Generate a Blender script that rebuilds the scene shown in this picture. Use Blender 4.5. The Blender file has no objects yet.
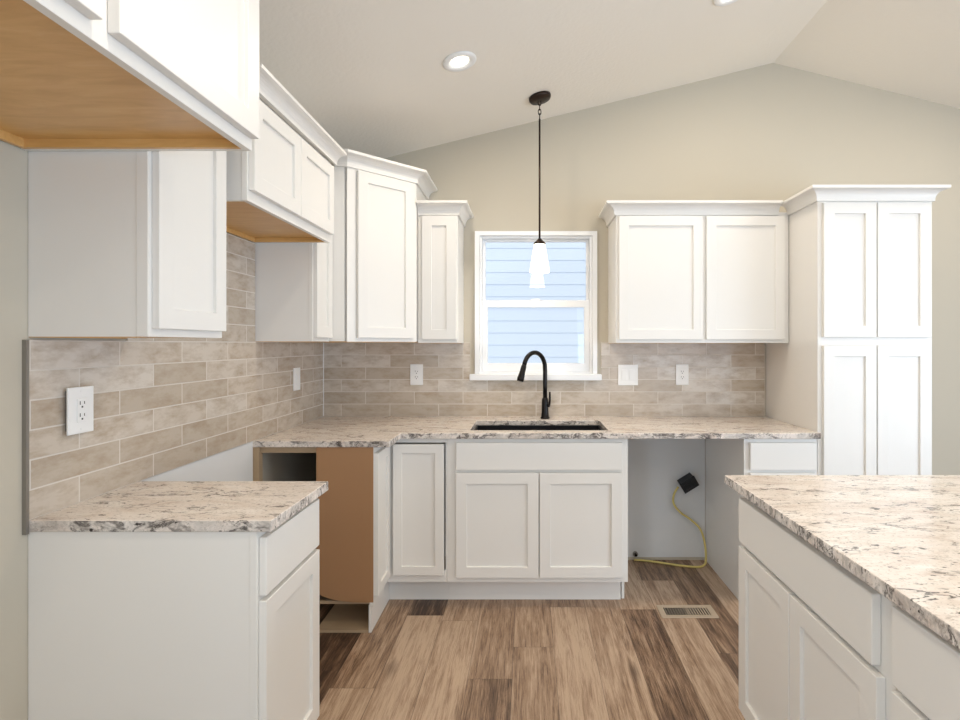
import bpy, bmesh, math, random
from mathutils import Vector, Matrix
random.seed(7)
SC = bpy.context.scene
COL = SC.collection
PI = math.pi

# ---------------------------------------------------------------- camera, world, light, exposure
XL = -1.293                      # left wall
SLOPE = 0.2454                   # vaulted ceiling pitch
def ceil_z(x): return 2.751 + SLOPE * min(x, 1.543) - SLOPE * max(0.0, x - 1.543)
cam = bpy.data.cameras.new('camera'); camo = bpy.data.objects.new('camera', cam); COL.objects.link(camo)
camo.location = (0, -3.40, 1.36); camo.rotation_euler = (PI / 2, 0, 0)
cam.sensor_width = 36; cam.lens = 36 * 540 / 960
cam.shift_x = -48 / 960; cam.shift_y = -16 / 960; cam.clip_start = 0.02
SC.camera = camo

SC.view_settings.view_transform = 'Standard'; SC.view_settings.look = 'None'
SC.view_settings.gamma = 1; SC.view_settings.use_curve_mapping = False
SC.view_settings.exposure = 0.02

w = bpy.data.worlds.new('sky'); SC.world = w; w.use_nodes = True
bg = w.node_tree.nodes['Background']
bg.inputs['Color'].default_value = (0.80, 0.89, 1.0, 1); bg.inputs['Strength'].default_value = 1.45

def light(name, kind, loc, rot, energy, color, **kw):
    l = bpy.data.lights.new(name, kind); l.energy = energy; l.color = color
    for k, v in kw.items(): setattr(l, k, v)
    o = bpy.data.objects.new(name, l); o.location = loc; o.rotation_euler = rot; COL.objects.link(o); return o
# sun from behind the photographer, falling on the neighbour's siding
light('sun', 'SUN', (0, -6, 8), (math.radians(42), 0, math.radians(-14)), 1.0, (1.0, 0.97, 0.92), angle=0.01)
# daylight in the glazed openings of the rear and right walls
light('rear_daylight', 'AREA', (2.52, -6.93, 0.80), (PI / 2, 0, 0), 44, (0.60, 0.79, 1.0), shape='RECTANGLE', size=3.1, size_y=1.5)
light('side_daylight', 'AREA', (4.30, -3.6, 1.15), (PI / 2, 0, PI / 2), 100, (0.67, 0.82, 1.0), shape='RECTANGLE', size=2.6, size_y=1.6)
light('left_fill', 'AREA', (XL + 0.05, -5.3, 1.15), (PI / 2, 0, -PI / 2), 46, (0.70, 0.85, 1.0), shape='RECTANGLE', size=1.8, size_y=1.6)  # added cool fill, no known window here; brightens the peninsula fronts

# ---------------------------------------------------------------- material helpers
def lin(c):
    return tuple(((v / 255) / 12.92 if v / 255 <= 0.04045 else ((v / 255 + 0.055) / 1.055) ** 2.4) for v in c) + (1,)
class NT:
    def __init__(s, name):
        s.m = bpy.data.materials.new(name); s.m.use_nodes = True
        s.t = s.m.node_tree; s.n = s.t.nodes; s.l = s.t.links
        s.b = s.n['Principled BSDF']; s.out = s.n['Material Output']
    def node(s, typ, **kw):
        n = s.n.new(typ)
        for k, v in kw.items():
            if k in n.inputs: n.inputs[k].default_value = v
            else: setattr(n, k, v)
        return n
    def link(s, a, b): s.l.new(a, b)
    def math(s, op, a, b=None, clamp=False):
        n = s.n.new('ShaderNodeMath'); n.operation = op; n.use_clamp = clamp
        for i, v in enumerate((a, b)):
            if v is None: continue
            if isinstance(v, (int, float)): n.inputs[i].default_value = v
            else: s.link(v, n.inputs[i])
        return n.outputs[0]
    def mix(s, fac, a, b, blend='MIX'):
        n = s.n.new('ShaderNodeMix'); n.data_type = 'RGBA'; n.blend_type = blend
        for sock, v in ((n.inputs[0], fac), (n.inputs[6], a), (n.inputs[7], b)):
            if isinstance(v, (int, float)): sock.default_value = v
            elif isinstance(v, tuple): sock.default_value = v
            else: s.link(v, sock)
        return n.outputs[2]
    def ramp(s, fac, stops):
        n = s.n.new('ShaderNodeValToRGB'); e = n.color_ramp.elements
        while len(e) < len(stops): e.new(0.5)
        for el, (p, c) in zip(e, stops): el.position = p; el.color = c
        s.link(fac, n.inputs[0]); return n.outputs[0]
    def coord(s, kind='Object'):
        return s.n.new('ShaderNodeTexCoord').outputs[kind]
    def mapping(s, vec, loc=(0, 0, 0), scale=(1, 1, 1), rot=(0, 0, 0)):
        n = s.n.new('ShaderNodeMapping'); s.link(vec, n.inputs[0])
        n.inputs['Location'].default_value = loc; n.inputs['Scale'].default_value = scale; n.inputs['Rotation'].default_value = rot
        return n.outputs[0]
    def noise(s, vec, scale, detail=4, rough=0.5, dist=0.0):
        n = s.n.new('ShaderNodeTexNoise'); s.link(vec, n.inputs['Vector'])
        n.inputs['Scale'].default_value = scale; n.inputs['Detail'].default_value = detail
        n.inputs['Roughness'].default_value = rough; n.inputs['Distortion'].default_value = dist
        return n.outputs['Fac']
    def bump(s, h, strength, dist=0.002):
        n = s.n.new('ShaderNodeBump'); n.inputs['Strength'].default_value = strength; n.inputs['Distance'].default_value = dist
        s.link(h, n.inputs['Height']); s.link(n.outputs[0], s.b.inputs['Normal'])
def simple(name, rgb, rough=0.5, metal=0.0, bump=None, var=0.0):
    k = NT(name); k.b.inputs['Roughness'].default_value = rough; k.b.inputs['Metallic'].default_value = metal
    c = lin(rgb)
    if var:
        f = k.noise(k.coord(), 3.0, 3)
        d = tuple(v * (1 - var) for v in c[:3]) + (1,)
        k.link(k.mix(f, c, d), k.b.inputs['Base Color'])
    else: k.b.inputs['Base Color'].default_value = c
    if bump: k.bump(k.noise(k.coord(), bump[0], 3), bump[1], bump[2])
    return k.m

M = {}
M['white'] = simple('white_lacquer', (237, 234, 229), 0.38, var=0.02)
M['paint'] = simple('greige_wall_paint', (197, 189, 173), 0.75, bump=(140, 0.12, 0.002))
M['primer'] = simple('pale_primer', (222, 223, 224), 0.7, bump=(60, 0.1, 0.002), var=0.05)
M['ceiling'] = simple('white_ceiling_paint', (242, 236, 226), 0.85, bump=(55, 0.35, 0.004))
M['vinyl'] = simple('white_vinyl', (244, 245, 247), 0.35)
M['plastic'] = simple('white_plastic', (243, 243, 242), 0.3)
M['dark'] = simple('dark_slot', (30, 28, 26), 0.6)
M['bronze'] = simple('oil_rubbed_bronze', (58, 46, 40), 0.35, 0.8)
M['blackmetal'] = simple('black_bronze', (34, 31, 30), 0.28, 0.7)
M['sink'] = simple('black_composite', (26, 27, 31), 0.3, bump=(300, 0.1, 0.001))
M['trimmetal'] = simple('grey_aluminium', (150, 146, 140), 0.35, 0.7)
M['yellow'] = simple('yellow_jacket', (216, 198, 120), 0.45)
M['boxblack'] = simple('black_plastic', (22, 24, 30), 0.35)
M['vent'] = simple('beige_metal', (196, 178, 156), 0.4, 0.2)
M['hardboard'] = simple('brown_hardboard', (172, 130, 92), 0.6, bump=(90, 0.1, 0.001), var=0.12)
M['rawwood'] = simple('raw_plywood', (196, 170, 138), 0.7, bump=(40, 0.2, 0.002), var=0.3)
M['siding'] = simple('pale_blue_siding', (206, 215, 227), 0.6)
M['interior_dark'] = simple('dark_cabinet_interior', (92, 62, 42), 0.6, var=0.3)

def wood():
    k = NT('maple_underside')
    v = k.mapping(k.coord(), scale=(6, 1.2, 6))
    a = k.noise(v, 5, 6, 0.6, 0.8)
    c = k.ramp(a, [(0.25, lin((204, 156, 92))), (0.55, lin((220, 174, 110))), (0.8, lin((228, 188, 128)))])
    k.link(c, k.b.inputs['Base Color']); k.b.inputs['Roughness'].default_value = 0.32
    return k.m
M['maple'] = wood()

def granite():
    k = NT('cream_granite')
    co = k.coord()
    st = k.mapping(co, scale=(0.8, 2.2, 1.4), rot=(0, 0, 0.22))
    warp = k.n.new('ShaderNodeVectorMath'); warp.operation = 'ADD'
    nz = k.n.new('ShaderNodeTexNoise'); nz.inputs['Scale'].default_value = 7; nz.inputs['Detail'].default_value = 5
    k.link(st, nz.inputs['Vector'])
    sc = k.n.new('ShaderNodeVectorMath'); sc.operation = 'SCALE'; sc.inputs['Scale'].default_value = 0.22
    k.link(nz.outputs['Color'], sc.inputs[0]); k.link(st, warp.inputs[0]); k.link(sc.outputs[0], warp.inputs[1])
    v = warp.outputs[0]
    base = k.ramp(k.noise(v, 9, 6, 0.65), [(0.26, lin((206, 188, 176))), (0.44, lin((231, 220, 211))), (0.7, lin((245, 239, 233)))])
    speck = k.noise(co, 120, 2, 0.7)
    base = k.mix(k.math('MULTIPLY', k.math('GREATER_THAN', speck, 0.60), 0.35), base, lin((150, 136, 122)))
    def veins(scale, width, lo, hi, seed):
        vv = k.mapping(v, loc=(seed, seed * 1.7, seed * 0.3))
        n1 = k.noise(vv, scale, 5, 0.6)
        d = k.math('ABSOLUTE', k.math('SUBTRACT', n1, 0.5))
        line = k.math('SUBTRACT', 1.0, k.math('DIVIDE', d, width), True)
        mk = k.noise(vv, scale * 1.3, 2, 0.5)
        m2 = k.n.new('ShaderNodeMapRange'); m2.inputs['From Min'].default_value = lo; m2.inputs['From Max'].default_value = hi
        k.link(k.noise(k.mapping(vv, loc=(9, 4, 2)), scale * 1.1, 3, 0.6), m2.inputs['Value'])
        return k.math('MULTIPLY', line, m2.outputs[0], True)
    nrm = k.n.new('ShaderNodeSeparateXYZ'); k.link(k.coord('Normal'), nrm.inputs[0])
    edge = k.math('LESS_THAN', k.math('ABSOLUTE', nrm.outputs[2]), 0.5)          # upright faces: denser veins, plus grey mottling that paints in edge shade
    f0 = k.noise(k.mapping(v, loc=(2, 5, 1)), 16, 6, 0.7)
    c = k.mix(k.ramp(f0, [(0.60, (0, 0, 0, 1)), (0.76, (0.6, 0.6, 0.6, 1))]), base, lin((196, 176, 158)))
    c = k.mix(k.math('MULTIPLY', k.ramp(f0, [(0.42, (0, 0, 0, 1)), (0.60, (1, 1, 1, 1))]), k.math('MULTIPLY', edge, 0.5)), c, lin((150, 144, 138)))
    f2 = veins(13, 0.024, 0.52, 0.64, 7.7)
    c = k.mix(k.math('MULTIPLY', f2, 0.6), c, lin((128, 108, 94)))
    f1 = veins(3.8, 0.014, 0.48, 0.55, 3.1)
    c = k.mix(k.math('MULTIPLY', f1, 0.95), c, lin((50, 45, 43)))
    f3 = veins(10, 0.028, 0.55, 0.61, 1.3)
    c = k.mix(k.math('MULTIPLY', f3, 0.95), c, lin((56, 50, 47)))
    f4 = veins(8, 0.05, 0.40, 0.55, 5.9)
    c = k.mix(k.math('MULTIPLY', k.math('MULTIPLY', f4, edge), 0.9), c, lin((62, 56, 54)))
    dk = k.noise(k.mapping(co, scale=(30, 62, 45), rot=(0, 0, 0.3)), 1.0, 3, 0.6)
    c = k.mix(k.ramp(dk, [(0.65, (0, 0, 0, 1)), (0.69, (1, 1, 1, 1))]), c, lin((60, 54, 52)))
    k.link(c, k.b.inputs['Base Color']); k.b.inputs['Roughness'].default_value = 0.14
    return k.m
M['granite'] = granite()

def tile(name, axis, off):
    k = NT(name)
    sx = k.n.new('ShaderNodeSeparateXYZ'); k.link(k.coord(), sx.inputs[0])
    cb = k.n.new('ShaderNodeCombineXYZ')
    k.link(k.math('SUBTRACT', sx.outputs[axis], off), cb.inputs[0]); k.link(k.math('SUBTRACT', sx.outputs[2], 0.906), cb.inputs[1])
    br = k.node('ShaderNodeTexBrick', offset=0.5, offset_frequency=2, squash=1.0)
    br.inputs['Scale'].default_value = 1; br.inputs['Brick Width'].default_value = 0.306; br.inputs['Row Height'].default_value = 0.0771
    br.inputs['Mortar Size'].default_value = 0.0022; br.inputs['Mortar Smooth'].default_value = 0.1; br.inputs['Bias'].default_value = 0
    br.inputs['Color1'].default_value = (0, 0, 0, 1); br.inputs['Color2'].default_value = (1, 1, 1, 1); br.inputs['Mortar'].default_value = (0.5, 0.5, 0.5, 1)
    k.link(cb.outputs[0], br.inputs['Vector'])
    tone = k.ramp(br.outputs['Color'], [(0.0, lin((188, 175, 159))), (0.5, lin((204, 192, 178))), (1.0, lin((215, 207, 197)))])
    cl = k.noise(k.mapping(cb.outputs[0], scale=(4, 14, 1)), 2.2, 4, 0.6, 0.6)
    ad = k.n.new('ShaderNodeVectorMath'); ad.operation = 'ADD'; k.link(cb.outputs[0], ad.inputs[0]); k.link(br.outputs['Color'], ad.inputs[1])
    cl = k.noise(k.mapping(ad.outputs[0], scale=(5, 11, 1)), 2.0, 5, 0.65, 0.1)
    tone = k.mix(k.ramp(cl, [(0.42, (0, 0, 0, 1)), (0.78, (1, 1, 1, 1))]), tone, lin((168, 149, 127)))
    c = k.mix(br.outputs['Fac'], tone, lin((214, 207, 198)))
    k.link(c, k.b.inputs['Base Color'])
    rg = k.n.new('ShaderNodeMapRange'); rg.inputs['To Min'].default_value = 0.22; rg.inputs['To Max'].default_value = 0.7
    k.link(br.outputs['Fac'], rg.inputs['Value']); k.link(rg.outputs[0], k.b.inputs['Roughness'])
    h = k.math('ADD', k.math('MULTIPLY', br.outputs['Fac'], -1.0), k.math('MULTIPLY', cl, 0.25))
    k.bump(h, 0.35, 0.002)
    return k.m
M['tile_left'] = tile('taupe_tile_side', 1, -1.701)
M['tile_back'] = tile('taupe_tile_rear', 0, -1.02)

def plank_floor():
    k = NT('oak_vinyl_plank')
    sx = k.n.new('ShaderNodeSeparateXYZ'); k.link(k.coord(), sx.inputs[0])
    W, LEN = 0.18, 1.22
    xr = k.math('DIVIDE', k.math('ADD', sx.outputs[0], 0.065 + 18.0), W); row = k.math('FLOOR', xr); fx = k.math('FRACT', xr)
    def white(a, b=None):
        c = k.n.new('ShaderNodeCombineXYZ'); k.link(a, c.inputs[0])
        if b is not None: k.link(b, c.inputs[1])
        n = k.n.new('ShaderNodeTexWhiteNoise'); n.noise_dimensions = '3D'; k.link(c.outputs[0], n.inputs['Vector']); return n.outputs['Value']
    yr = k.math('ADD', k.math('DIVIDE', k.math('ADD', sx.outputs[1], 20.0), LEN), k.math('MULTIPLY', white(row), 5.37))
    colm = k.math('FLOOR', yr); fy = k.math('FRACT', yr); pid = white(row, colm)
    def edge(f, wdt):
        d = k.math('MINIMUM', f, k.math('SUBTRACT', 1.0, f)); return k.math('LESS_THAN', d, wdt)
    seam = k.math('MAXIMUM', edge(fx, 0.006), edge(fy, 0.0009))
    cb = k.n.new('ShaderNodeCombineXYZ'); k.link(sx.outputs[1], cb.inputs[0]); k.link(sx.outputs[0], cb.inputs[1])
    k.link(k.math('MULTIPLY', pid, 40.0), cb.inputs[2])
    v = cb.outputs[0]
    g1 = k.noise(k.mapping(v, scale=(1.1, 15, 1)), 2.0, 8, 0.68, 1.2)
    g2 = k.noise(k.mapping(v, scale=(4, 120, 1)), 2.2, 6, 0.8, 0.5)
    g3 = k.noise(k.mapping(v, scale=(1.3, 7, 1)), 1.6, 4, 0.6, 1.5)
    f = k.math('ADD', k.math('MULTIPLY', g1, 0.60), k.math('ADD', k.math('MULTIPLY', g2, 0.66), k.math('MULTIPLY', g3, 0.24)))
    f = k.math('ADD', f, k.math('MULTIPLY', k.math('SUBTRACT', pid, 0.5), 0.30))
    c = k.ramp(f, [(0.58, lin((60, 44, 34))), (0.68, lin((106, 82, 64))), (0.78, lin((152, 124, 100))), (0.93, lin((194, 169, 145)))])
    kn = k.n.new('ShaderNodeTexVoronoi'); kn.inputs['Scale'].default_value = 1.0; k.link(k.mapping(v, scale=(2.6, 7.5, 1)), kn.inputs['Vector'])
    kd = k.ramp(k.math('ADD', kn.outputs['Distance'], k.math('MULTIPLY', g1, 0.35)), [(0.20, (1, 1, 1, 1)), (0.42, (0, 0, 0, 1))])
    c = k.mix(k.math('MULTIPLY', kd, 0.6), c, lin((74, 54, 40)))
    c = k.mix(k.math('MULTIPLY', seam, 0.6), c, lin((58, 45, 37)))
    k.link(c, k.b.inputs['Base Color']); k.b.inputs['Roughness'].default_value = 0.45
    k.bump(k.math('SUBTRACT', k.math('MULTIPLY', g2, 0.4), seam), 0.25, 0.0015)
    return k.m
M['floor'] = plank_floor()

def emit(name, rgb, strength, base=(245, 242, 236)):
    k = NT(name); k.b.inputs['Base Color'].default_value = lin(base); k.b.inputs['Roughness'].default_value = 0.3
    k.b.inputs['Emission Color'].default_value = lin(rgb); k.b.inputs['Emission Strength'].default_value = strength
    return k.m
M['lamp_glass'] = emit('glowing_opal_glass', (255, 240, 214), 5.0)
M['lamp_lens'] = emit('glowing_lens', (255, 246, 232), 6.0)
def glass():
    k = NT('window_glass')
    tr = k.n.new('ShaderNodeBsdfTransparent'); gl = k.n.new('ShaderNodeBsdfGlossy'); gl.inputs['Roughness'].default_value = 0.0
    fr = k.n.new('ShaderNodeFresnel'); fr.inputs['IOR'].default_value = 1.5
    mx = k.n.new('ShaderNodeMixShader'); k.link(k.math('MULTIPLY', fr.outputs[0], 1.1, True), mx.inputs[0]); k.link(tr.outputs[0], mx.inputs[1]); k.link(gl.outputs[0], mx.inputs[2])
    k.link(mx.outputs[0], k.out.inputs['Surface']); return k.m
M['glass'] = glass()

# ---------------------------------------------------------------- mesh helpers
def prop(o, label=None, cat=None, group=None, kind=None):
    if label: o['label'] = label
    if cat: o['category'] = cat
    if group: o['group'] = group
    if kind: o['kind'] = kind
    return o
def empty(name, loc, rz=0.0, **kw):
    o = bpy.data.objects.new(name, None); o.location = loc; o.rotation_euler = (0, 0, rz); o.empty_display_size = 0.1
    COL.objects.link(o); return prop(o, **kw)
def link(name, bm, mat, parent=None, bevel=0.0, smooth=False, segs=2, **kw):
    bmesh.ops.remove_doubles(bm, verts=bm.verts, dist=1e-5)
    bmesh.ops.recalc_face_normals(bm, faces=bm.faces)
    me = bpy.data.meshes.new(name); bm.to_mesh(me); bm.free()
    for m in (mat if isinstance(mat, list) else [mat]): me.materials.append(m)
    if smooth:
        for p in me.polygons: p.use_smooth = True
    o = bpy.data.objects.new(name, me); COL.objects.link(o)
    if parent: o.parent = parent
    if bevel:
        b = o.modifiers.new('bevel', 'BEVEL'); b.width = bevel; b.segments = segs; b.limit_method = 'ANGLE'; b.angle_limit = math.radians(40)
    return prop(o, **kw)
def box(bm, x0, x1, y0, y1, z0, z1):
    vs = [bm.verts.new(p) for p in ((x0, y0, z0), (x1, y0, z0), (x1, y1, z0), (x0, y1, z0), (x0, y0, z1), (x1, y0, z1), (x1, y1, z1), (x0, y1, z1))]
    for f in ((3, 2, 1, 0), (4, 5, 6, 7), (0, 1, 5, 4), (1, 2, 6, 5), (2, 3, 7, 6), (3, 0, 4, 7)): bm.faces.new([vs[i] for i in f])
def B(*boxes):
    bm = bmesh.new()
    for b in boxes: box(bm, *b)
    return bm
def slab(us, vs, keep, a, b, order):
    """grid plate in (u, v) extruded from a to b; order maps (u, v, w) to xyz"""
    bm = bmesh.new(); cache = {}
    def V(i, j, k):
        if (i, j, k) not in cache: cache[(i, j, k)] = bm.verts.new(order(us[i], vs[j], (a, b)[k]))
        return cache[(i, j, k)]
    on = lambda i, j: 0 <= i < len(us) - 1 and 0 <= j < len(vs) - 1 and keep((us[i] + us[i + 1]) / 2, (vs[j] + vs[j + 1]) / 2)
    for i in range(len(us) - 1):
        for j in range(len(vs) - 1):
            if not on(i, j): continue
            for k in (0, 1): bm.faces.new([V(i, j, k), V(i + 1, j, k), V(i + 1, j + 1, k), V(i, j + 1, k)])
            for (di, dj, p, q) in ((-1, 0, (i, j), (i, j + 1)), (1, 0, (i + 1, j), (i + 1, j + 1)), (0, -1, (i, j), (i + 1, j)), (0, 1, (i, j + 1), (i + 1, j + 1))):
                if not on(i + di, j + dj): bm.faces.new([V(*p, 0), V(*q, 0), V(*q, 1), V(*p, 1)])
    return bm
XZ = lambda u, v, w: (u, w, v)
XY = lambda u, v, w: (u, v, w)
YZ = lambda u, v, w: (w, u, v)
def plate_with_holes(x0, x1, z0, z1, holes, y0, y1, order=XZ):
    us = sorted({x0, x1, *[h[0] for h in holes], *[h[1] for h in holes]}); vs = sorted({z0, z1, *[h[2] for h in holes], *[h[3] for h in holes]})
    return slab(us, vs, lambda u, v: not any(h[0] < u < h[1] and h[2] < v < h[3] for h in holes), y0, y1, order)
def prism(bm, pts, z0, z1):
    lo = [bm.verts.new((x, y, z0)) for x, y in pts]; hi = [bm.verts.new((x, y, z1)) for x, y in pts]
    bm.faces.new(lo[::-1]); bm.faces.new(hi); n = len(pts)
    for i in range(n): bm.faces.new((lo[i], lo[(i + 1) % n], hi[(i + 1) % n], hi[i]))
def sweep(path, profile):
    """profile of (out, z) carried along an xy path with mitred corners, out = right of travel"""
    bm = bmesh.new(); rings = []
    P = [Vector(p) for p in path]
    for i, p in enumerate(P):
        d0 = (p - P[i - 1]).normalized() if i else None
        d1 = (P[i + 1] - p).normalized() if i < len(P) - 1 else None
        n0 = Vector((d0.y, -d0.x)) if d0 else None; n1 = Vector((d1.y, -d1.x)) if d1 else None
        n = n0 if n1 is None else n1 if n0 is None else (n0 + n1) / (1 + n0.dot(n1))
        rings.append([bm.verts.new((p.x + n.x * o, p.y + n.y * o, z)) for o, z in profile])
    m = len(profile)
    for a, b in zip(rings, rings[1:]):
        for i in range(m): bm.faces.new((a[i], a[(i + 1) % m], b[(i + 1) % m], b[i]))
    bm.faces.new(rings[0]); bm.faces.new(rings[-1][::-1]); return bm
def crown(path, z0, z1, out, parent, zoff=0.0):
    h = z1 - z0; pr = [(0.0, z0), (0.010, z0), (0.010, z0 + 0.14 * h)]
    for i in range(1, 7):
        t = i / 6 * PI / 2
        pr.append((0.010 + (out - 0.018) * (1 - math.cos(t)), z0 + 0.14 * h + 0.62 * h * math.sin(t)))
    pr += [(out, z0 + 0.80 * h), (out, z1), (0.0, z1)]
    return link('crown_moulding', sweep(path, [(o, z - zoff) for o, z in pr]), M['white'], parent)
def lathe(bm, prof, n=24, c=(0, 0, 0), cap=True):
    rings = []
    for r, z in prof: rings.append([bm.verts.new((c[0] + r * math.cos(2 * PI * i / n), c[1] + r * math.sin(2 * PI * i / n), c[2] + z)) for i in range(n)])
    for a, b in zip(rings, rings[1:]):
        for i in range(n): bm.faces.new((a[i], a[(i + 1) % n], b[(i + 1) % n], b[i]))
    if cap: bm.faces.new(rings[0][::-1]); bm.faces.new(rings[-1])
def tube(bm, pts, rad, n=12):
    P = [Vector(p) for p in pts]; rings = []; ref = Vector((0.3, 0.5, 0.8)).normalized(); prev = None
    for i, p in enumerate(P):
        t = (P[min(i + 1, len(P) - 1)] - P[max(i - 1, 0)]).normalized()
        u = (ref if prev is None else prev); u = (u - t * u.dot(t)).normalized(); prev = u; v = t.cross(u)
        r = rad[i] if isinstance(rad, (list, tuple)) else rad
        rings.append([bm.verts.new(p + (u * math.cos(2 * PI * k / n) + v * math.sin(2 * PI * k / n)) * r) for k in range(n)])
    for a, b in zip(rings, rings[1:]):
        for k in range(n): bm.faces.new((a[k], a[(k + 1) % n], b[(k + 1) % n], b[k]))
    bm.faces.new(rings[0][::-1]); bm.faces.new(rings[-1])
def spline(pts, n=8):
    P = [Vector(p) for p in pts]; P = [2 * P[0] - P[1]] + P + [2 * P[-1] - P[-2]]; out = []
    for i in range(1, len(P) - 2):
        a, b, c, d = P[i - 1:i + 3]
        for k in range(n):
            t = k / n; out.append(0.5 * (2 * b + (c - a) * t + (2 * a - 5 * b + 4 * c - d) * t * t + (3 * b - a - 3 * c + d) * t ** 3))
    return out + [P[-2]]

# ---------------------------------------------------------------- room shell
YR = -7.0; XR = 4.38
def struct(name, bm, mat, **kw): return link(name, bm, mat, kind='structure', **kw)
struct('floor', B((XL - 0.12, XR + 0.12, YR - 0.12, 0.12, -0.1, 0.0)), M['floor'])
WX0, WX1, WZ0, WZ1 = -0.304, 0.404, 1.168, 2.040      # kitchen window opening
bm = plate_with_holes(XL - 0.12, XR + 0.12, 0, 2.434, [(WX0, WX1, WZ0, WZ1)], 0.0, 0.12)
g = [(XL - 0.12, 2.434), (XR + 0.12, 2.434), (XR + 0.12, ceil_z(XR + 0.12)), (1.543, ceil_z(1.543)), (XL - 0.12, ceil_z(XL - 0.12))]
def gable(bm, y0, y1):
    pts = [(XL, 2.434), (XR, 2.434), (1.543, ceil_z(1.543))]
    a = [bm.verts.new((x, y0, z)) for x, z in pts]; b = [bm.verts.new((x, y1, z)) for x, z in pts]
    bm.faces.new(a); bm.faces.new(b[::-1])
    for i in range(3): bm.faces.new((a[i], a[(i + 1) % 3], b[(i + 1) % 3], b[i]))
gable(bm, 0.0, 0.12)
struct('wall_back', bm, M['paint'])
struct('wall_left', plate_with_holes(YR, 0.0, 0, 2.434, [(-6.2, -4.4, 0.5, 2.1)], XL - 0.12, XL, YZ), M['paint'])  # left-wall opening is made up to hold the added fill light
struct('wall_right', plate_with_holes(YR, 0.0, 0, 2.434, [(-4.9, -2.3, 0.5, 2.1)], XR, XR + 0.12, YZ), M['paint'])
bm = plate_with_holes(XL - 0.12, XR + 0.12, 0, 2.434, [(0.95, 4.10, 0.03, 2.16)], YR - 0.12, YR)
gable(bm, YR - 0.12, YR); struct('wall_rear', bm, M['paint'])
bm = bmesh.new()
for xa, xb in ((XL - 0.12, 1.543), (1.543, XR + 0.12)):
    za, zb = ceil_z(xa), ceil_z(xb)
    q = [bm.verts.new(p) for y in (YR - 0.12, 0.12) for p in ((xa, y, za), (xb, y, zb), (xb, y, zb + 0.1), (xa, y, za + 0.1))]
    for f in ((0, 1, 5, 4), (3, 2, 6, 7), (0, 1, 2, 3), (4, 5, 6, 7), (0, 4, 7, 3), (1, 5, 6, 2)): bm.faces.new([q[i] for i in f])
struct('ceiling', bm, M['ceiling'])
# painted primer strip of wall behind the missing appliances sits flush on the wall
struct('trim_1', B((0.517, 1.113, -0.004, 0.0, 0.02, 0.874)), M['primer'])
struct('trim_2', B((XL, XL + 0.004, -1.612, -0.872, 0.0, 0.904)), M['primer'])

# ---------------------------------------------------------------- kitchen window
win = empty('window_1', (0.047, 0, WZ0), kind='structure')
def wpart(name, bm, mat, parent=win, **kw):
    bmesh.ops.translate(bm, verts=bm.verts, vec=(-0.047, 0, -WZ0)); return link(name, bm, mat, parent, **kw)
wpart('casing', plate_with_holes(-0.334, 0.434, 1.172, 2.068, [(WX0, WX1, 1.172, WZ1)], -0.020, 0.0), M['vinyl'], bevel=0.003)
wpart('sill', B((-0.365, 0.459, -0.040, 0.0, 1.133, 1.172)), M['vinyl'], bevel=0.004)
wpart('window_frame', plate_with_holes(WX0, WX1, WZ0, WZ1, [(WX0 + 0.014, WX1 - 0.014, WZ0 + 0.016, WZ1 - 0.012)], 0.0, 0.10), M['vinyl'], bevel=0.002)
fx0, fx1, fz0, fz1, zm = WX0 + 0.014, WX1 - 0.014, WZ0 + 0.016, WZ1 - 0.012, 1.605
u = wpart('upper_sash', plate_with_holes(fx0, fx1, zm, fz1, [(fx0 + 0.018, fx1 - 0.018, zm + 0.035, fz1 - 0.014)], 0.055, 0.085), M['vinyl'], bevel=0.003)
l = wpart('lower_sash', plate_with_holes(fx0, fx1, fz0, zm + 0.03, [(fx0 + 0.034, fx1 - 0.034, fz0 + 0.055, zm - 0.012)], 0.018, 0.050), M['vinyl'], bevel=0.003)
wpart('pane', B((fx0 + 0.017, fx1 - 0.017, 0.068, 0.072, zm + 0.034, fz1 - 0.013)), M['glass'], u)
wpart('pane', B((fx0 + 0.032, fx1 - 0.032, 0.032, 0.036, fz0 + 0.053, zm - 0.010)), M['glass'], l)
wpart('sash_lock', B((0.02, 0.075, 0.022, 0.045, zm + 0.03, zm + 0.042)), M['vinyl'], l, bevel=0.003)

# neighbour's siding outside
bm = bmesh.new(); z = -0.6
while z < 2.9:
    box(bm, -5, 6, 3.30, 3.34, z, z + 0.15)
    for vv in bm.verts[-8:] if False else []: pass
    z += 0.15
bm.verts.ensure_lookup_table()
for i in range(0, len(bm.verts), 8):
    for kk in (0, 1): bm.verts[i + kk].co.y -= 0.009      # bottom edge of each lap stands proud
me_sid = bpy.data.meshes.new('neighbour_house'); bmesh.ops.recalc_face_normals(bm, faces=bm.faces); bm.to_mesh(me_sid); bm.free(); me_sid.materials.append(M['siding'])
so = bpy.data.objects.new('neighbour_house', me_sid); COL.objects.link(so)
prop(so, 'pale blue lap siding of the house outside the window', 'house')

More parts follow.
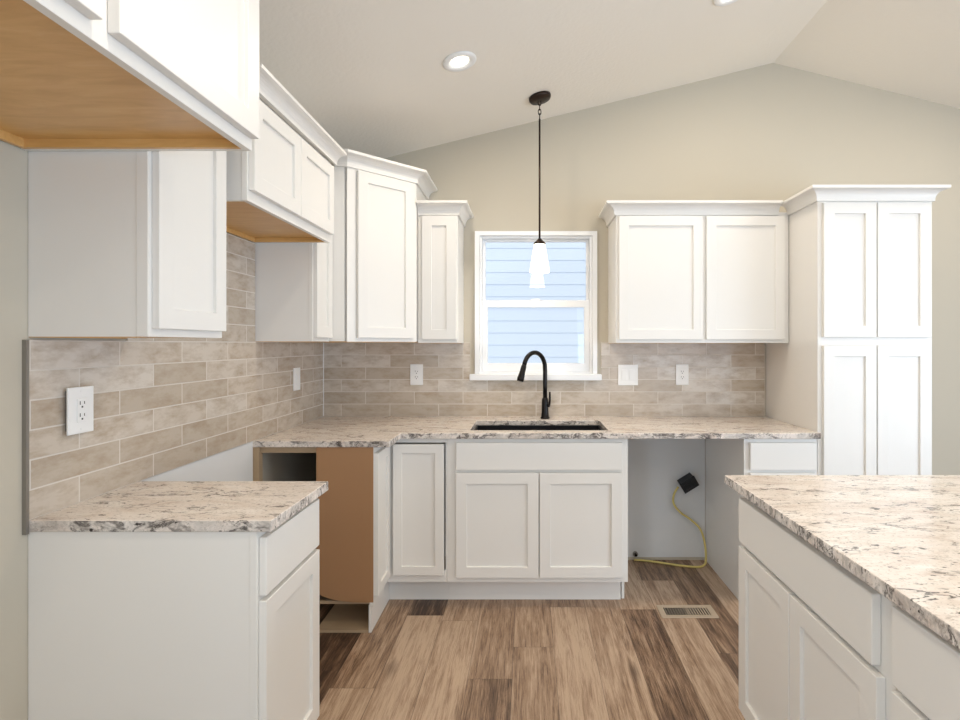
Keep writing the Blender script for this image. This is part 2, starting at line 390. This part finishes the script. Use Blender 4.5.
# ---------------------------------------------------------------- tile backsplash
bl = empty('tile_backsplash', (XL, -1.0, 0.906), label='taupe subway tile backsplash on the left wall above the range gap', cat='backsplash', group='tile backsplashes')
def at(bm, o):
    bmesh.ops.transform(bm, matrix=(Matrix.Translation(o.location) @ o.rotation_euler.to_matrix().to_4x4()).inverted(), verts=bm.verts); return bm
def keepworld(o, parent):     # mesh written in world coordinates, carried by its thing
    o.parent = parent; o.matrix_parent_inverse = (Matrix.Translation(parent.location) @ parent.rotation_euler.to_matrix().to_4x4()).inverted(); return o
def wl(name, bm, mat, parent, **kw): return keepworld(link(name, bm, mat, **kw), parent)
T0 = XL + 0.0005
wl('tile_field', slab([-2.012, -1.666, -0.856, -0.009], [0.9065, 1.3705, 1.834], lambda u, v: v < 1.3705 or -1.666 < u < -0.856, T0, T0 + 0.008, YZ), M['tile_left'], bl)
wl('edge_trim', B((T0, T0 + 0.011, -2.021, -2.0125, 0.872, 1.371)), M['trimmetal'], bl, label='grey metal edge trim')
wl('grout_bead', B((T0 + 0.008, T0 + 0.011, -0.0118, -0.0088, 0.9065, 1.369)), M['plastic'], bl)
bb = empty('tile_backsplash', (0.0, 0, 0.906), label='taupe subway tile backsplash on the back wall around the window', cat='backsplash', group='tile backsplashes')
wl('tile_field', plate_with_holes(XL + 0.009, 1.486, 0.9065, 1.369, [(-0.3655, 0.4595, 1.1325, 1.369)], -0.008, -0.0005), M['tile_back'], bb)

# ---------------------------------------------------------------- cabinets
def shaker(parent, x0, x1, z0, z1, yb, st=0.056, t=0.020):
    d = link('door', plate_with_holes(x0, x1, z0, z1, [(x0 + st, x1 - st, z0 + st, z1 - st)], yb - t, yb), M['white'], parent, bevel=0.0018)
    link('door_panel', B((x0 + st - 0.001, x1 - st + 0.001, yb - t + 0.010, yb - 0.003, z0 + st - 0.001, z1 - st + 0.001)), M['white'], d)
    return d
def drawer(parent, x0, x1, z0, z1, yb, t=0.020):
    return link('drawer_front', B((x0, x1, yb - t, yb, z0, z1)), M['white'], parent, bevel=0.003)
def cabinet(name, label, cat, loc, rz, w_, dep, z0, z1, fronts, toe=None, group=None, wood_bottom=0.0, top=True, toe_w=None, door_t=0.020, f=0.019):
    """local x across the front, back at y=0, front frame at y=-dep, z given from the floor"""
    e = empty(name, (loc[0], loc[1], 0 if toe else z0), rz, label=label, cat=cat, group=group)
    o = 0 if toe else z0
    t = 0.016; s0 = z0 - o; s1 = z1 - o
    zb = s0 + wood_bottom
    boards = [(0.0015, t, -dep + f, -0.001, s0, s1), (w_ - t, w_ - 0.0015, -dep + f, -0.001, s0, s1), (t, w_ - t, -0.007, -0.001, zb + (0.006 if wood_bottom else 0), s1)]
    if top: boards.append((t, w_ - t, -dep + f, -0.007, s1 - t, s1))
    if toe: boards += [(0.0015, t, -toe[0] + 0.0, -0.001, 0.001, s0), (w_ - t, w_ - 0.0015, -toe[0], -0.001, 0.001, s0)]
    link('body', B(*boards), M['white'], e)
    if toe: link('bottom_board', B((t, w_ - t, -dep + f, -0.007, zb, zb + t)), M['maple'], e)
    else:
        link('bottom_panel', B((t, w_ - t, -dep + f, -0.007, zb, zb + 0.012)), M['maple'], e, label='maple wood underside')
        if wood_bottom:
            link('bottom_rim', B((t, t + 0.012, -dep + f, -0.007, s0, zb), (w_ - t - 0.012, w_ - t, -dep + f, -0.007, s0, zb), (t + 0.012, w_ - t - 0.012, -0.019, -0.007, s0, zb)), M['maple'], e)
        else:
            link('bottom_rim', B((t, w_ - t, -0.019, -0.007, s0 - 0.002, s0), (t - 0.012, t, -dep + f, -0.001, s0 - 0.002, s0)), M['maple'], e)
    holes = [(a + 0.016, b - 0.016, c - o + 0.016, d - o - 0.016) for k, a, b, c, d in fronts]
    link('face_frame', plate_with_holes(0, w_, s0, s1, holes, -dep, -dep + f), M['white'], e, bevel=0.001)
    for k, a, b, c, d in fronts: (shaker if k == 'door' else drawer)(e, a, b, c - o, d - o, -dep - 0.0005, **({'t': door_t}))
    if toe: link('toe_kick', B((0.0, (toe_w or w_) - 0.003, -toe[0] - 0.012, -toe[0], 0.001, s0 - 0.001)), M['white'], e)
    return e
LFT = XL + 0.0005
# left run
cabinet('base_cabinet', 'white narrow base cabinet on the left under the short granite slab', 'cabinet', (LFT, -2.006), PI / 2, 0.374, 0.593, 0.13, 0.8755,
        [('drawer', 0.008, 0.366, 0.705, 0.857), ('door', 0.008, 0.366, 0.15, 0.692)], toe=(0.53,), group='base cabinets')
cabinet('wall_cabinet', 'white single-door wall cabinet nearest on the left, above the near outlet', 'cabinet', (LFT, -2.006), PI / 2, 0.338, 0.311, 1.379, 2.134,
        [('door', 0.014, 0.328, 1.400, 2.11)], group='wall cabinets', f=0.030)
e = cabinet('refrigerator_cabinet', 'deep white cabinet with maple underside at top left, above the empty fridge space', 'cabinet', (LFT, -2.9705), PI / 2, 0.963, 0.5805, 1.857, 2.37,
        [('door', 0.010, 0.448, 1.886, 2.34), ('door', 0.483, 0.958, 1.886, 2.34)], wood_bottom=0.022, door_t=0.022, group='wall cabinets')
crown([(0, -0.604), (0.963, -0.604), (0.963, -0.32)], 2.36, 2.43, 0.055, e, 1.857)
e = cabinet('range_cabinet', 'short white two-door cabinet with maple underside above the range gap', 'cabinet', (LFT, -1.612), PI / 2, 0.757, 0.3625, 1.836, 2.215,
        [('door', 0.010, 0.3765, 1.872, 2.19), ('door', 0.3795, 0.747, 1.872, 2.19)], wood_bottom=0.020, group='wall cabinets')
crown([(0.0, -0.25), (0.0, -0.383), (0.757, -0.383)], 2.203, 2.260, 0.055, e, 1.836)
cabinet('wall_cabinet', 'narrow white wall cabinet between the range cabinet and the tall corner cabinet', 'cabinet', (LFT, -0.852), PI / 2, 0.212, 0.276, 1.372, 2.20,
        [('door', 0.006, 0.208, 1.39, 2.18)], group='wall cabinets')
# diagonal corner wall cabinet
A = Vector((-0.925, -0.640)); Bp = Vector((-0.632, -0.347)); L = (Bp - A).length
dg = empty('corner_wall_cabinet', (A.x, A.y, 1.372), PI / 4, label='tall angled white corner wall cabinet with crown, left of the window', cat='cabinet', group='wall cabinets')
Rm = Matrix.Rotation(-PI / 4, 2)
def loc2(p): return tuple(Rm @ (Vector(p) - A))
outer = [(LFT, -0.640), tuple(A), tuple(Bp), (-0.632, -0.0005), (LFT, -0.0005)]
n2 = Vector((math.sin(PI / 4), -math.cos(PI / 4)))
f2 = 0.019
bm = bmesh.new(); prism(bm, [loc2(p) for p in ((LFT, -0.639), (A.x - 0.014, A.y + 0.001), (A.x - 0.014, A.y + 0.002 + 0.01), (Bp.x - 0.012, Bp.y + 0.014), (Bp.x - 0.001, Bp.y + 0.014), (-0.633, -0.0005), (LFT, -0.0005))], 0.002, 0.898)
link('body', bm, M['white'], dg)
bm = bmesh.new(); prism(bm, [loc2(p) for p in ((LFT + .01, -0.62), (A.x - 0.02, A.y + 0.02), (Bp.x - 0.02, Bp.y + 0.02), (-0.645, -0.01), (LFT + 0.01, -0.01))], -0.003, 0.0018)
link('bottom_panel', bm, M['maple'], dg, label='maple wood underside')
link('face_frame', plate_with_holes(0, L, 0, 0.90, [(0.07, L - 0.05, 0.04, 0.86)], 0.0, 0.004), M['white'], dg)
shaker(dg, 0.052, L - 0.026, 0.020, 0.885, -0.0005)
cp = [loc2(p) for p in ((LFT + 0.001, -0.638), (A.x, A.y))] + [loc2(Bp), loc2((-0.632, -0.002))]
cp[1] = (0.0, -0.021 + 0.021); 
crown([loc2((-0.985, -0.640)), (0.0, 0.0), (L, 0.0), loc2((-0.632, -0.002))], 2.266, 2.335, 0.062, dg, 1.372)
# back run wall cabinets
e = cabinet('wall_cabinet', 'slim white wall cabinet beside the left edge of the window', 'cabinet', (-0.6295, -0.0005), 0, 0.2265, 0.305, 1.366, 2.115,
            [('door', 0.024, 0.220, 1.386, 2.09)], group='wall cabinets')
crown([(0.0, -0.3055), (0.2265, -0.3055), (0.2265, -0.002)], 2.097, 2.168, 0.060, e, 1.366)
e = cabinet('wall_cabinet', 'wide white two-door wall cabinet right of the window', 'cabinet', (0.503, -0.0005), 0, 0.990, 0.305, 1.366, 2.115,
            [('door', 0.016, 0.494, 1.386, 2.09), ('door', 0.514, 0.962, 1.386, 2.09)], group='wall cabinets')
crown([(0.0, -0.002), (0.0, -0.3055), (0.930, -0.3055)], 2.097, 2.168, 0.060, e, 1.366)
e = cabinet('pantry_cabinet', 'tall white four-door pantry cabinet at the right end of the back wall', 'cabinet', (1.495, -0.0005), 0, 0.590, 0.612, 0.13, 2.115,
            [('door', 0.022, 0.292, 1.395, 2.085), ('door', 0.298, 0.572, 1.395, 2.085), ('door', 0.022, 0.292, 0.16, 1.352), ('door', 0.298, 0.572, 0.16, 1.352)], toe=(0.53,))
crown([(0.0, -0.306), (0.0, -0.6125), (0.590, -0.6125), (0.590, -0.002)], 2.096, 2.166, 0.056, e)
# back run base cabinets
cabinet('sink_base_cabinet', 'white two-door sink base cabinet under the faucet', 'cabinet', (-0.418, -0.0005), 0, 0.934, 0.61, 0.13, 0.8755,
        [('drawer', 0.048, 0.902, 0.712, 0.853), ('door', 0.048, 0.472, 0.160, 0.697), ('door', 0.478, 0.902, 0.160, 0.697)], toe=(0.515,), group='base cabinets', top=False, toe_w=0.914)
cabinet('base_cabinet', 'white drawer base cabinet between the dishwasher opening and the pantry', 'cabinet', (1.115, -0.0005), 0, 0.378, 0.61, 0.13, 0.8755,
        [('drawer', 0.026, 0.366, 0.712, 0.853), ('door', 0.026, 0.366, 0.160, 0.697)], toe=(0.53,), group='base cabinets', top=False)
# corner base cabinet
cb_ = empty('corner_base_cabinet', (LFT, -0.0005, 0), 0, label='white corner base cabinet with an exposed brown side board beside the range gap', cat='cabinet', group='base cabinets')
def cpart(name, bm, mat, **kw): return wl(name, bm, mat, cb_, **kw)
pts = [(-0.995, 0.19)] 
yS = -0.862
bm = bmesh.new(); side = [(-0.995, 0.8755)]
for i in range(9):
    t = i / 8 * PI / 2
    side.append((-0.995 + 0.21 * (1 - math.cos(t)), 0.205 - 0.06 * math.sin(t)))
side += [(-0.727, 0.145), (-0.727, 0.8755)]
lo = [bm.verts.new((x, yS, z)) for x, z in side]; hi = [bm.verts.new((x, yS + 0.014, z)) for x, z in side]
bm.faces.new(lo); bm.faces.new(hi[::-1])
for i in range(len(side)): bm.faces.new((lo[i], lo[(i + 1) % len(side)], hi[(i + 1) % len(side)], hi[i]))
cpart('side_board', bm, M['hardboard'], label='raw brown hardboard side')
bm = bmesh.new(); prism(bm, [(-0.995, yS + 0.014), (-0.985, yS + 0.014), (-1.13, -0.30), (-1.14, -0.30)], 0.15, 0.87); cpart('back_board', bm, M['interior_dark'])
bm = bmesh.new(); prism(bm, [(-0.985, yS + 0.016), (-0.727, yS + 0.016), (-0.727, -0.592), (-0.422, -0.592), (-0.422, -0.31), (-1.12, -0.31)], 0.131, 0.146); cpart('bottom_board', bm, M['rawwood'])
cpart('base_plinth', B((-1.0, -0.752, yS + 0.004, -0.60, 0.001, 0.012), (-1.0, -0.752, -0.60, -0.584, 0.001, 0.130)), M['rawwood'], label='raw plywood plinth')
bm = bmesh.new(); prism(bm, [(-0.750, yS + 0.004), (-0.738, yS + 0.004), (-0.738, -0.527), (-0.4185, -0.527), (-0.4185, -0.515), (-0.750, -0.515)], 0.001, 0.130); cpart('toe_kick', bm, M['white'])
cpart('support_post', B((LFT, LFT + 0.026, yS + 0.001, yS + 0.04, 0.001, 0.8755), (LFT + 0.026, -0.996, yS + 0.02, yS + 0.038, 0.845, 0.8755)), M['rawwood'], label='raw wood post at the wall')
cpart('face_frame', plate_with_holes(-0.7245, -0.4195, 0.131, 0.8755, [(-0.69, -0.4255, 0.19, 0.851)], -0.610, -0.591), M['white'])
o = cpart('face_frame', plate_with_holes(yS + 0.001, -0.6105, 0.131, 0.8755, [(-0.84, -0.63, 0.19, 0.84)], -0.7445, -0.7255, YZ), M['white'])
def world_shaker(parent, x0, x1, z0, z1, loc, rz, st=0.056):
    d = plate_with_holes(x0, x1, z0, z1, [(x0 + st, x1 - st, z0 + st, z1 - st)], -0.020, 0)
    p = B((x0 + st - 0.001, x1 - st + 0.001, -0.010, -0.003, z0 + st - 0.001, z1 - st + 0.001))
    mt = Matrix.Translation(Vector(loc) - parent.location) @ Matrix.Rotation(rz, 4, 'Z')
    for q in (d, p): bmesh.ops.transform(q, matrix=mt, verts=q.verts)
    dd = link('door', d, M['white'], parent, bevel=0.0018); link('door_panel', p, M['white'], dd)
world_shaker(cb_, -0.694, -0.432, 0.172, 0.845, (0, -0.6105, 0), 0, 0.046)
world_shaker(cb_, yS + 0.004, -0.634, 0.172, 0.845, (-0.7250, 0, 0), PI / 2, 0.046)
# peninsula
cabinet('peninsula_cabinet', 'white peninsula base cabinet with one wide drawer over two doors', 'cabinet', (1.33, -1.585), -PI / 2, 0.760, 0.61, 0.13, 0.8755,
        [('drawer', 0.020, 0.716, 0.705, 0.851), ('door', 0.020, 0.365, 0.15, 0.690), ('door', 0.369, 0.730, 0.15, 0.690)], toe=(0.53,), group='peninsula cabinets')
cabinet('peninsula_cabinet', 'white peninsula base cabinet in the bottom right corner, nearest the camera', 'cabinet', (1.33, -2.347), -PI / 2, 0.60, 0.61, 0.13, 0.8755,
        [('drawer', 0.013, 0.585, 0.705, 0.857), ('door', 0.013, 0.585, 0.15, 0.692)], toe=(0.53,), group='peninsula cabinets')

# ---------------------------------------------------------------- worktops
ZT0, ZT1 = 0.876, 0.906
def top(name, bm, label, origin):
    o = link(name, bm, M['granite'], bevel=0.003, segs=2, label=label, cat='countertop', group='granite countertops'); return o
SX0, SX1, SY0, SY1 = -0.305, 0.424, -0.556, -0.192
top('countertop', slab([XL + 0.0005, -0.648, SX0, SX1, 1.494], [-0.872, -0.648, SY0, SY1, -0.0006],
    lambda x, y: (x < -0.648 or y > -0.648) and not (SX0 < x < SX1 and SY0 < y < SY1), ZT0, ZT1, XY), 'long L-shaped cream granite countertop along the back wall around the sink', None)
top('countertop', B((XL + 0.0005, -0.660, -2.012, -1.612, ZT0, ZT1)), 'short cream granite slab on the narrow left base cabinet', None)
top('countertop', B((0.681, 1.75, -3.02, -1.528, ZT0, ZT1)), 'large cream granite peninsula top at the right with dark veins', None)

# ---------------------------------------------------------------- sink and faucet
sk = empty('sink', ((SX0 + SX1) / 2, (SY0 + SY1) / 2, 0.66), 0, label='black undermount sink set in the back countertop', cat='sink')
a, b, c, d = SX0 - 0.004, SX1 + 0.004, SY0 - 0.004, SY1 + 0.004
wl('basin', B((a, b, c, d, 0.672, 0.684), (a, a + 0.012, c, d, 0.684, 0.8755), (b - 0.012, b, c, d, 0.684, 0.8755), (a + 0.012, b - 0.012, c, c + 0.012, 0.684, 0.8755), (a + 0.012, b - 0.012, d - 0.012, d, 0.684, 0.8755)), M['sink'], sk)
bm = bmesh.new(); lathe(bm, [(0.045, 0.0), (0.045, 0.003), (0.02, 0.002)], c=(0.06, -0.38, 0.6842)); wl('drain', bm, M['blackmetal'], sk, smooth=True)
fc = empty('faucet', (0.104, -0.107, ZT1), 0, label='dark bronze gooseneck faucet with pull-down head behind the sink', cat='faucet')
bm = bmesh.new(); lathe(bm, [(0.029, 0.0), (0.029, 0.006), (0.024, 0.012), (0.0215, 0.04), (0.0205, 0.10), (0.019, 0.118), (0.014, 0.128)]); link('faucet_body', bm, M['blackmetal'], fc, smooth=True)
dv = Vector((-0.655, -0.756)); R_ = 0.098
pts = [(0, 0, 0.12), (0, 0, 0.20), (0, 0, 0.29)]
for i in range(1, 13):
    t = i / 12 * math.radians(165); rr = R_ * (1 - math.cos(t)); pts.append((dv.x * rr, dv.y * rr, 0.305 + R_ * math.sin(t)))
bm = bmesh.new(); tube(bm, pts, 0.0135, 14); link('spout', bm, M['blackmetal'], fc, smooth=True)
p1 = Vector(pts[-1]); td = (p1 - Vector(pts[-2])).normalized()
bm = bmesh.new(); tube(bm, [p1, p1 + td * 0.01, p1 + td * 0.04, p1 + td * 0.085, p1 + td * 0.098], [0.0135, 0.016, 0.0165, 0.021, 0.019], 16); link('spray_head', bm, M['blackmetal'], fc, smooth=True)
bm = bmesh.new(); tube(bm, [(0.012, -0.010, 0.080), (0.026, -0.018, 0.082)], 0.011, 12); tube(bm, [(0.024, -0.017, 0.082), (0.028, -0.024, 0.110), (0.028, -0.030, 0.165)], [0.008, 0.0065, 0.006], 10); link('handle', bm, M['blackmetal'], fc, smooth=True)

# ---------------------------------------------------------------- pendant and recessed lights
AN = math.atan(SLOPE)
px, py = 0.066, -0.33; pz = ceil_z(px)
pe = empty('pendant_lamp', (px, py, pz), 0, label='dark bronze pendant lamp with glowing tapered glass shade over the sink', cat='lamp')
bm = bmesh.new(); lathe(bm, [(0.064, -0.001), (0.064, -0.012), (0.058, -0.022), (0.02, -0.026)], 28)
bmesh.ops.rotate(bm, cent=(0, 0, 0), matrix=Matrix.Rotation(-AN, 3, 'Y'), verts=bm.verts); link('canopy', bm, M['bronze'], pe, smooth=True)
bm = bmesh.new()
for i in range(4):
    cz = -0.036 - i * 0.026; q = []
    for j in range(13):
        t = 2 * PI * j / 12; a_, z_ = 0.008 * math.cos(t), 0.017 * math.sin(t)
        q.append((a_, 0, cz + z_) if i % 2 == 0 else (0, a_, cz + z_))
    tube(bm, q, 0.0026, 8)
link('chain', bm, M['bronze'], pe, smooth=True)
zs1 = 1.930 - pz; zs0 = 1.768 - pz
bm = bmesh.new(); lathe(bm, [(0.0055, zs1 + 0.02), (0.0055, -0.128)], 14); link('rod', bm, M['bronze'], pe, smooth=True)
bm = bmesh.new(); lathe(bm, [(0.033, zs1 - 0.004), (0.034, zs1 + 0.004), (0.022, zs1 + 0.014), (0.008, zs1 + 0.03)], 24); link('socket_cap', bm, M['bronze'], pe, smooth=True)
bm = bmesh.new(); lathe(bm, [(0.031, zs1 - 0.005), (0.038, zs1 - 0.05), (0.047, zs1 - 0.10), (0.056, zs0), (0.052, zs0), (0.043, zs1 - 0.10), (0.034, zs1 - 0.05), (0.027, zs1 - 0.006)], 28, cap=False)
link('lamp_shade', bm, M['lamp_glass'], pe, smooth=True)
light('pendant_glow', 'POINT', (px, py, 1.80), (0, 0, 0), 4, (1.0, 0.86, 0.68), shadow_soft_size=0.03)
def downlight(x, y, label, watts, build=True):
    z = ceil_z(x); an = AN if x < 1.543 else -AN
    if build:
        e = empty('recessed_light', (x, y, z), 0, label=label, cat='ceiling light', group='recessed ceiling lights')
        rot = Matrix.Rotation(-an, 3, 'Y')
        bm = bmesh.new(); lathe(bm, [(0.080, -0.0005), (0.080, -0.005), (0.074, -0.009), (0.060, -0.010), (0.042, -0.004), (0.042, -0.0005)], 36, cap=False); bmesh.ops.rotate(bm, cent=(0, 0, 0), matrix=rot, verts=bm.verts); link('trim_ring', bm, M['plastic'], e, smooth=True)
        bm = bmesh.new(); lathe(bm, [(0.041, -0.001), (0.041, -0.0035), (0.02, -0.0045)], 32); bmesh.ops.rotate(bm, cent=(0, 0, 0), matrix=rot, verts=bm.verts); link('lens', bm, M['lamp_lens'], e, smooth=True)
    nx, nz = math.sin(an), -math.cos(an)
    light('downlight_beam', 'AREA', (x + nx * 0.014, y, z + nz * 0.014), (0, -an, 0), watts, (1.0, 0.87, 0.70), shape='DISK', size=0.10)
downlight(-0.318, -0.895, 'round recessed ceiling light left of the pendant lamp', 6.5)
downlight(0.94, -0.90, 'round recessed ceiling light at the top edge, toward the ridge', 6.5)
for x_, y_ in ((-0.32, -2.6), (0.94, -2.6), (2.6, -0.95), (2.6, -2.6), (0.94, -4.8), (2.6, -4.8)): downlight(x_, y_, 'round recessed ceiling light outside the photograph', 7, False)

# ---------------------------------------------------------------- outlets and switches
def plate(name, label, cat, loc, rz, w_, h_, face, group, gap=0.001, gangs=1):
    e = empty(name, loc, rz, label=label, cat=cat, group=group)
    link('cover_plate', B((-w_ / 2, w_ / 2, -gap - 0.006, -gap, -h_ / 2, h_ / 2)), M['plastic'], e, bevel=0.0022)
    if gap > 0.004: link('mounting_box', B((-w_ / 2 + 0.012, w_ / 2 - 0.012, -gap, -0.0005, -h_ / 2 + 0.01, h_ / 2 - 0.01)), M['trimmetal'], e)
    yf = -gap - 0.006
    for gx in ([0] if gangs == 1 else [-0.023, 0.023]):
        if face == 'outlet':
            r = link('receptacle', B((gx - 0.0165, gx + 0.0165, yf - 0.0025, yf, -0.034, 0.034)), M['plastic'], e, bevel=0.0015)
            sl = bmesh.new()
            for zc in (-0.0185, 0.0155):
                box(sl, gx - 0.0085, gx - 0.0062, yf - 0.0029, yf - 0.0024, zc, zc + 0.010); box(sl, gx + 0.0062, gx + 0.0085, yf - 0.0029, yf - 0.0024, zc + 0.001, zc + 0.009)
                box(sl, gx - 0.0025, gx + 0.0025, yf - 0.0029, yf - 0.0024, zc - 0.009, zc - 0.004)
            link('slots', sl, M['dark'], r)
        else:
            link('rocker', B((gx - 0.0165, gx + 0.0165, yf - 0.003, yf, -0.033, 0.033)), M['plastic'], e, bevel=0.002)
    for zz in (-1, 1):
        sc_ = bmesh.new(); lathe(sc_, [(0.0032, 0), (0.0032, 0.001)], 10)
        for v_ in sc_.verts: v_.co = Vector((v_.co.x, yf - v_.co.z, v_.co.y + zz * h_ * 0.40))
        link('screw', sc_, M['plastic'], e)
    return e
TX = XL + 0.0088
plate('wall_outlet', 'white wall outlet nearest on the left tile, standing slightly off the tile', 'outlet', (TX, -1.870, 1.173), PI / 2, 0.088, 0.132, 'outlet', 'wall outlets', gap=0.013)
plate('wall_switch', 'narrow white cover plate at the far end of the left tile near the corner', 'switch', (TX, -0.410, 1.166), PI / 2, 0.082, 0.125, 'rocker', 'wall switches')
plate('wall_outlet', 'white wall outlet on the back tile between the corner and the window', 'outlet', (-0.699, -0.0084, 1.168), 0, 0.080, 0.130, 'outlet', 'wall outlets')
plate('wall_switch', 'white double switch plate just right of the window', 'switch', (0.627, -0.0084, 1.166), 0, 0.125, 0.130, 'rocker', 'wall switches', gangs=2)
plate('wall_outlet', 'white wall outlet on the back tile right of the double switch', 'outlet', (0.967, -0.0084, 1.168), 0, 0.080, 0.130, 'outlet', 'wall outlets')

# ---------------------------------------------------------------- dishwasher opening: cable and junction box, pipe stub
cab = empty('power_cable', (0.99, -0.06, 0.0), 0, label='yellow power cable with a black junction box inside the dishwasher opening', cat='cable')
pts = [(0.930, -0.055, 0.475), (0.905, -0.05, 0.425), (0.905, -0.045, 0.370), (0.945, -0.045, 0.315), (1.010, -0.05, 0.270), (1.065, -0.06, 0.215), (1.090, -0.07, 0.13), (1.092, -0.085, 0.04), (1.075, -0.10, 0.0085), (1.02, -0.125, 0.0075), (0.92, -0.10, 0.0075), (0.82, -0.06, 0.0075), (0.74, -0.03, 0.0075), (0.665, -0.018, 0.0085)]
bm = bmesh.new(); tube(bm, spline(pts, 8), 0.0065, 10); wl('cable', bm, M['yellow'], cab, smooth=True)
bm = B((-0.055, 0.055, -0.035, 0.030, -0.040, 0.040), (-0.060, 0.060, -0.040, -0.035, -0.045, 0.045), (-0.035, 0.035, -0.046, -0.040, 0.010, 0.022), (-0.035, 0.035, -0.046, -0.040, -0.022, -0.010))
bmesh.ops.transform(bm, matrix=Matrix.Translation((0.985, -0.062, 0.505)) @ Matrix.Rotation(math.radians(-32), 4, 'Y') @ Matrix.Rotation(math.radians(14), 4, 'X') @ Matrix.Scale(0.86, 4), verts=bm.verts)
wl('junction_box', bm, M['boxblack'], cab, bevel=0.002, label='black junction box')
ps = empty('pipe_stub', (0.674, -0.0042, 0.042), 0, label='small dark pipe stub low on the wall inside the dishwasher opening', cat='pipe')
bm = bmesh.new(); tube(bm, [(0, 0, 0), (0, -0.012, 0)], 0.016, 16); link('flange', bm, M['trimmetal'], ps)
bm = bmesh.new(); tube(bm, [(0, -0.012, 0), (0, -0.03, 0)], 0.008, 14); link('pipe', bm, M['blackmetal'], ps)

# ---------------------------------------------------------------- floor register
vt = empty('floor_vent', (0.806, -0.66, 0.0), 0, label='beige metal floor vent in front of the dishwasher opening', cat='vent')
link('vent_frame', plate_with_holes(-0.142, 0.142, -0.064, 0.064, [(-0.112, -0.003, -0.040, 0.040), (0.003, 0.112, -0.040, 0.040)], 0.0003, 0.006, XY), M['vent'], vt, bevel=0.002)
link('vent_backing', B((-0.112, 0.112, -0.040, 0.040, 0.0003, 0.0012)), M['dark'], vt)
bm = bmesh.new()
for s in (-1, 1):
    for i in range(8):
        x = s * 0.0575 - 0.0465 + i * 0.0133
        q = B((-0.0015 if s < 0 else -0.0030, 0.0015 if s < 0 else 0.0030, -0.040, 0.040, 0.0013, 0.0040))
        bmesh.ops.translate(q, verts=q.verts, vec=(x, 0, 0)); me = bpy.data.meshes.new('tmp'); q.to_mesh(me); q.free(); bm.from_mesh(me); bpy.data.meshes.remove(me)
link('vent_grille', bm, M['vent'], vt)
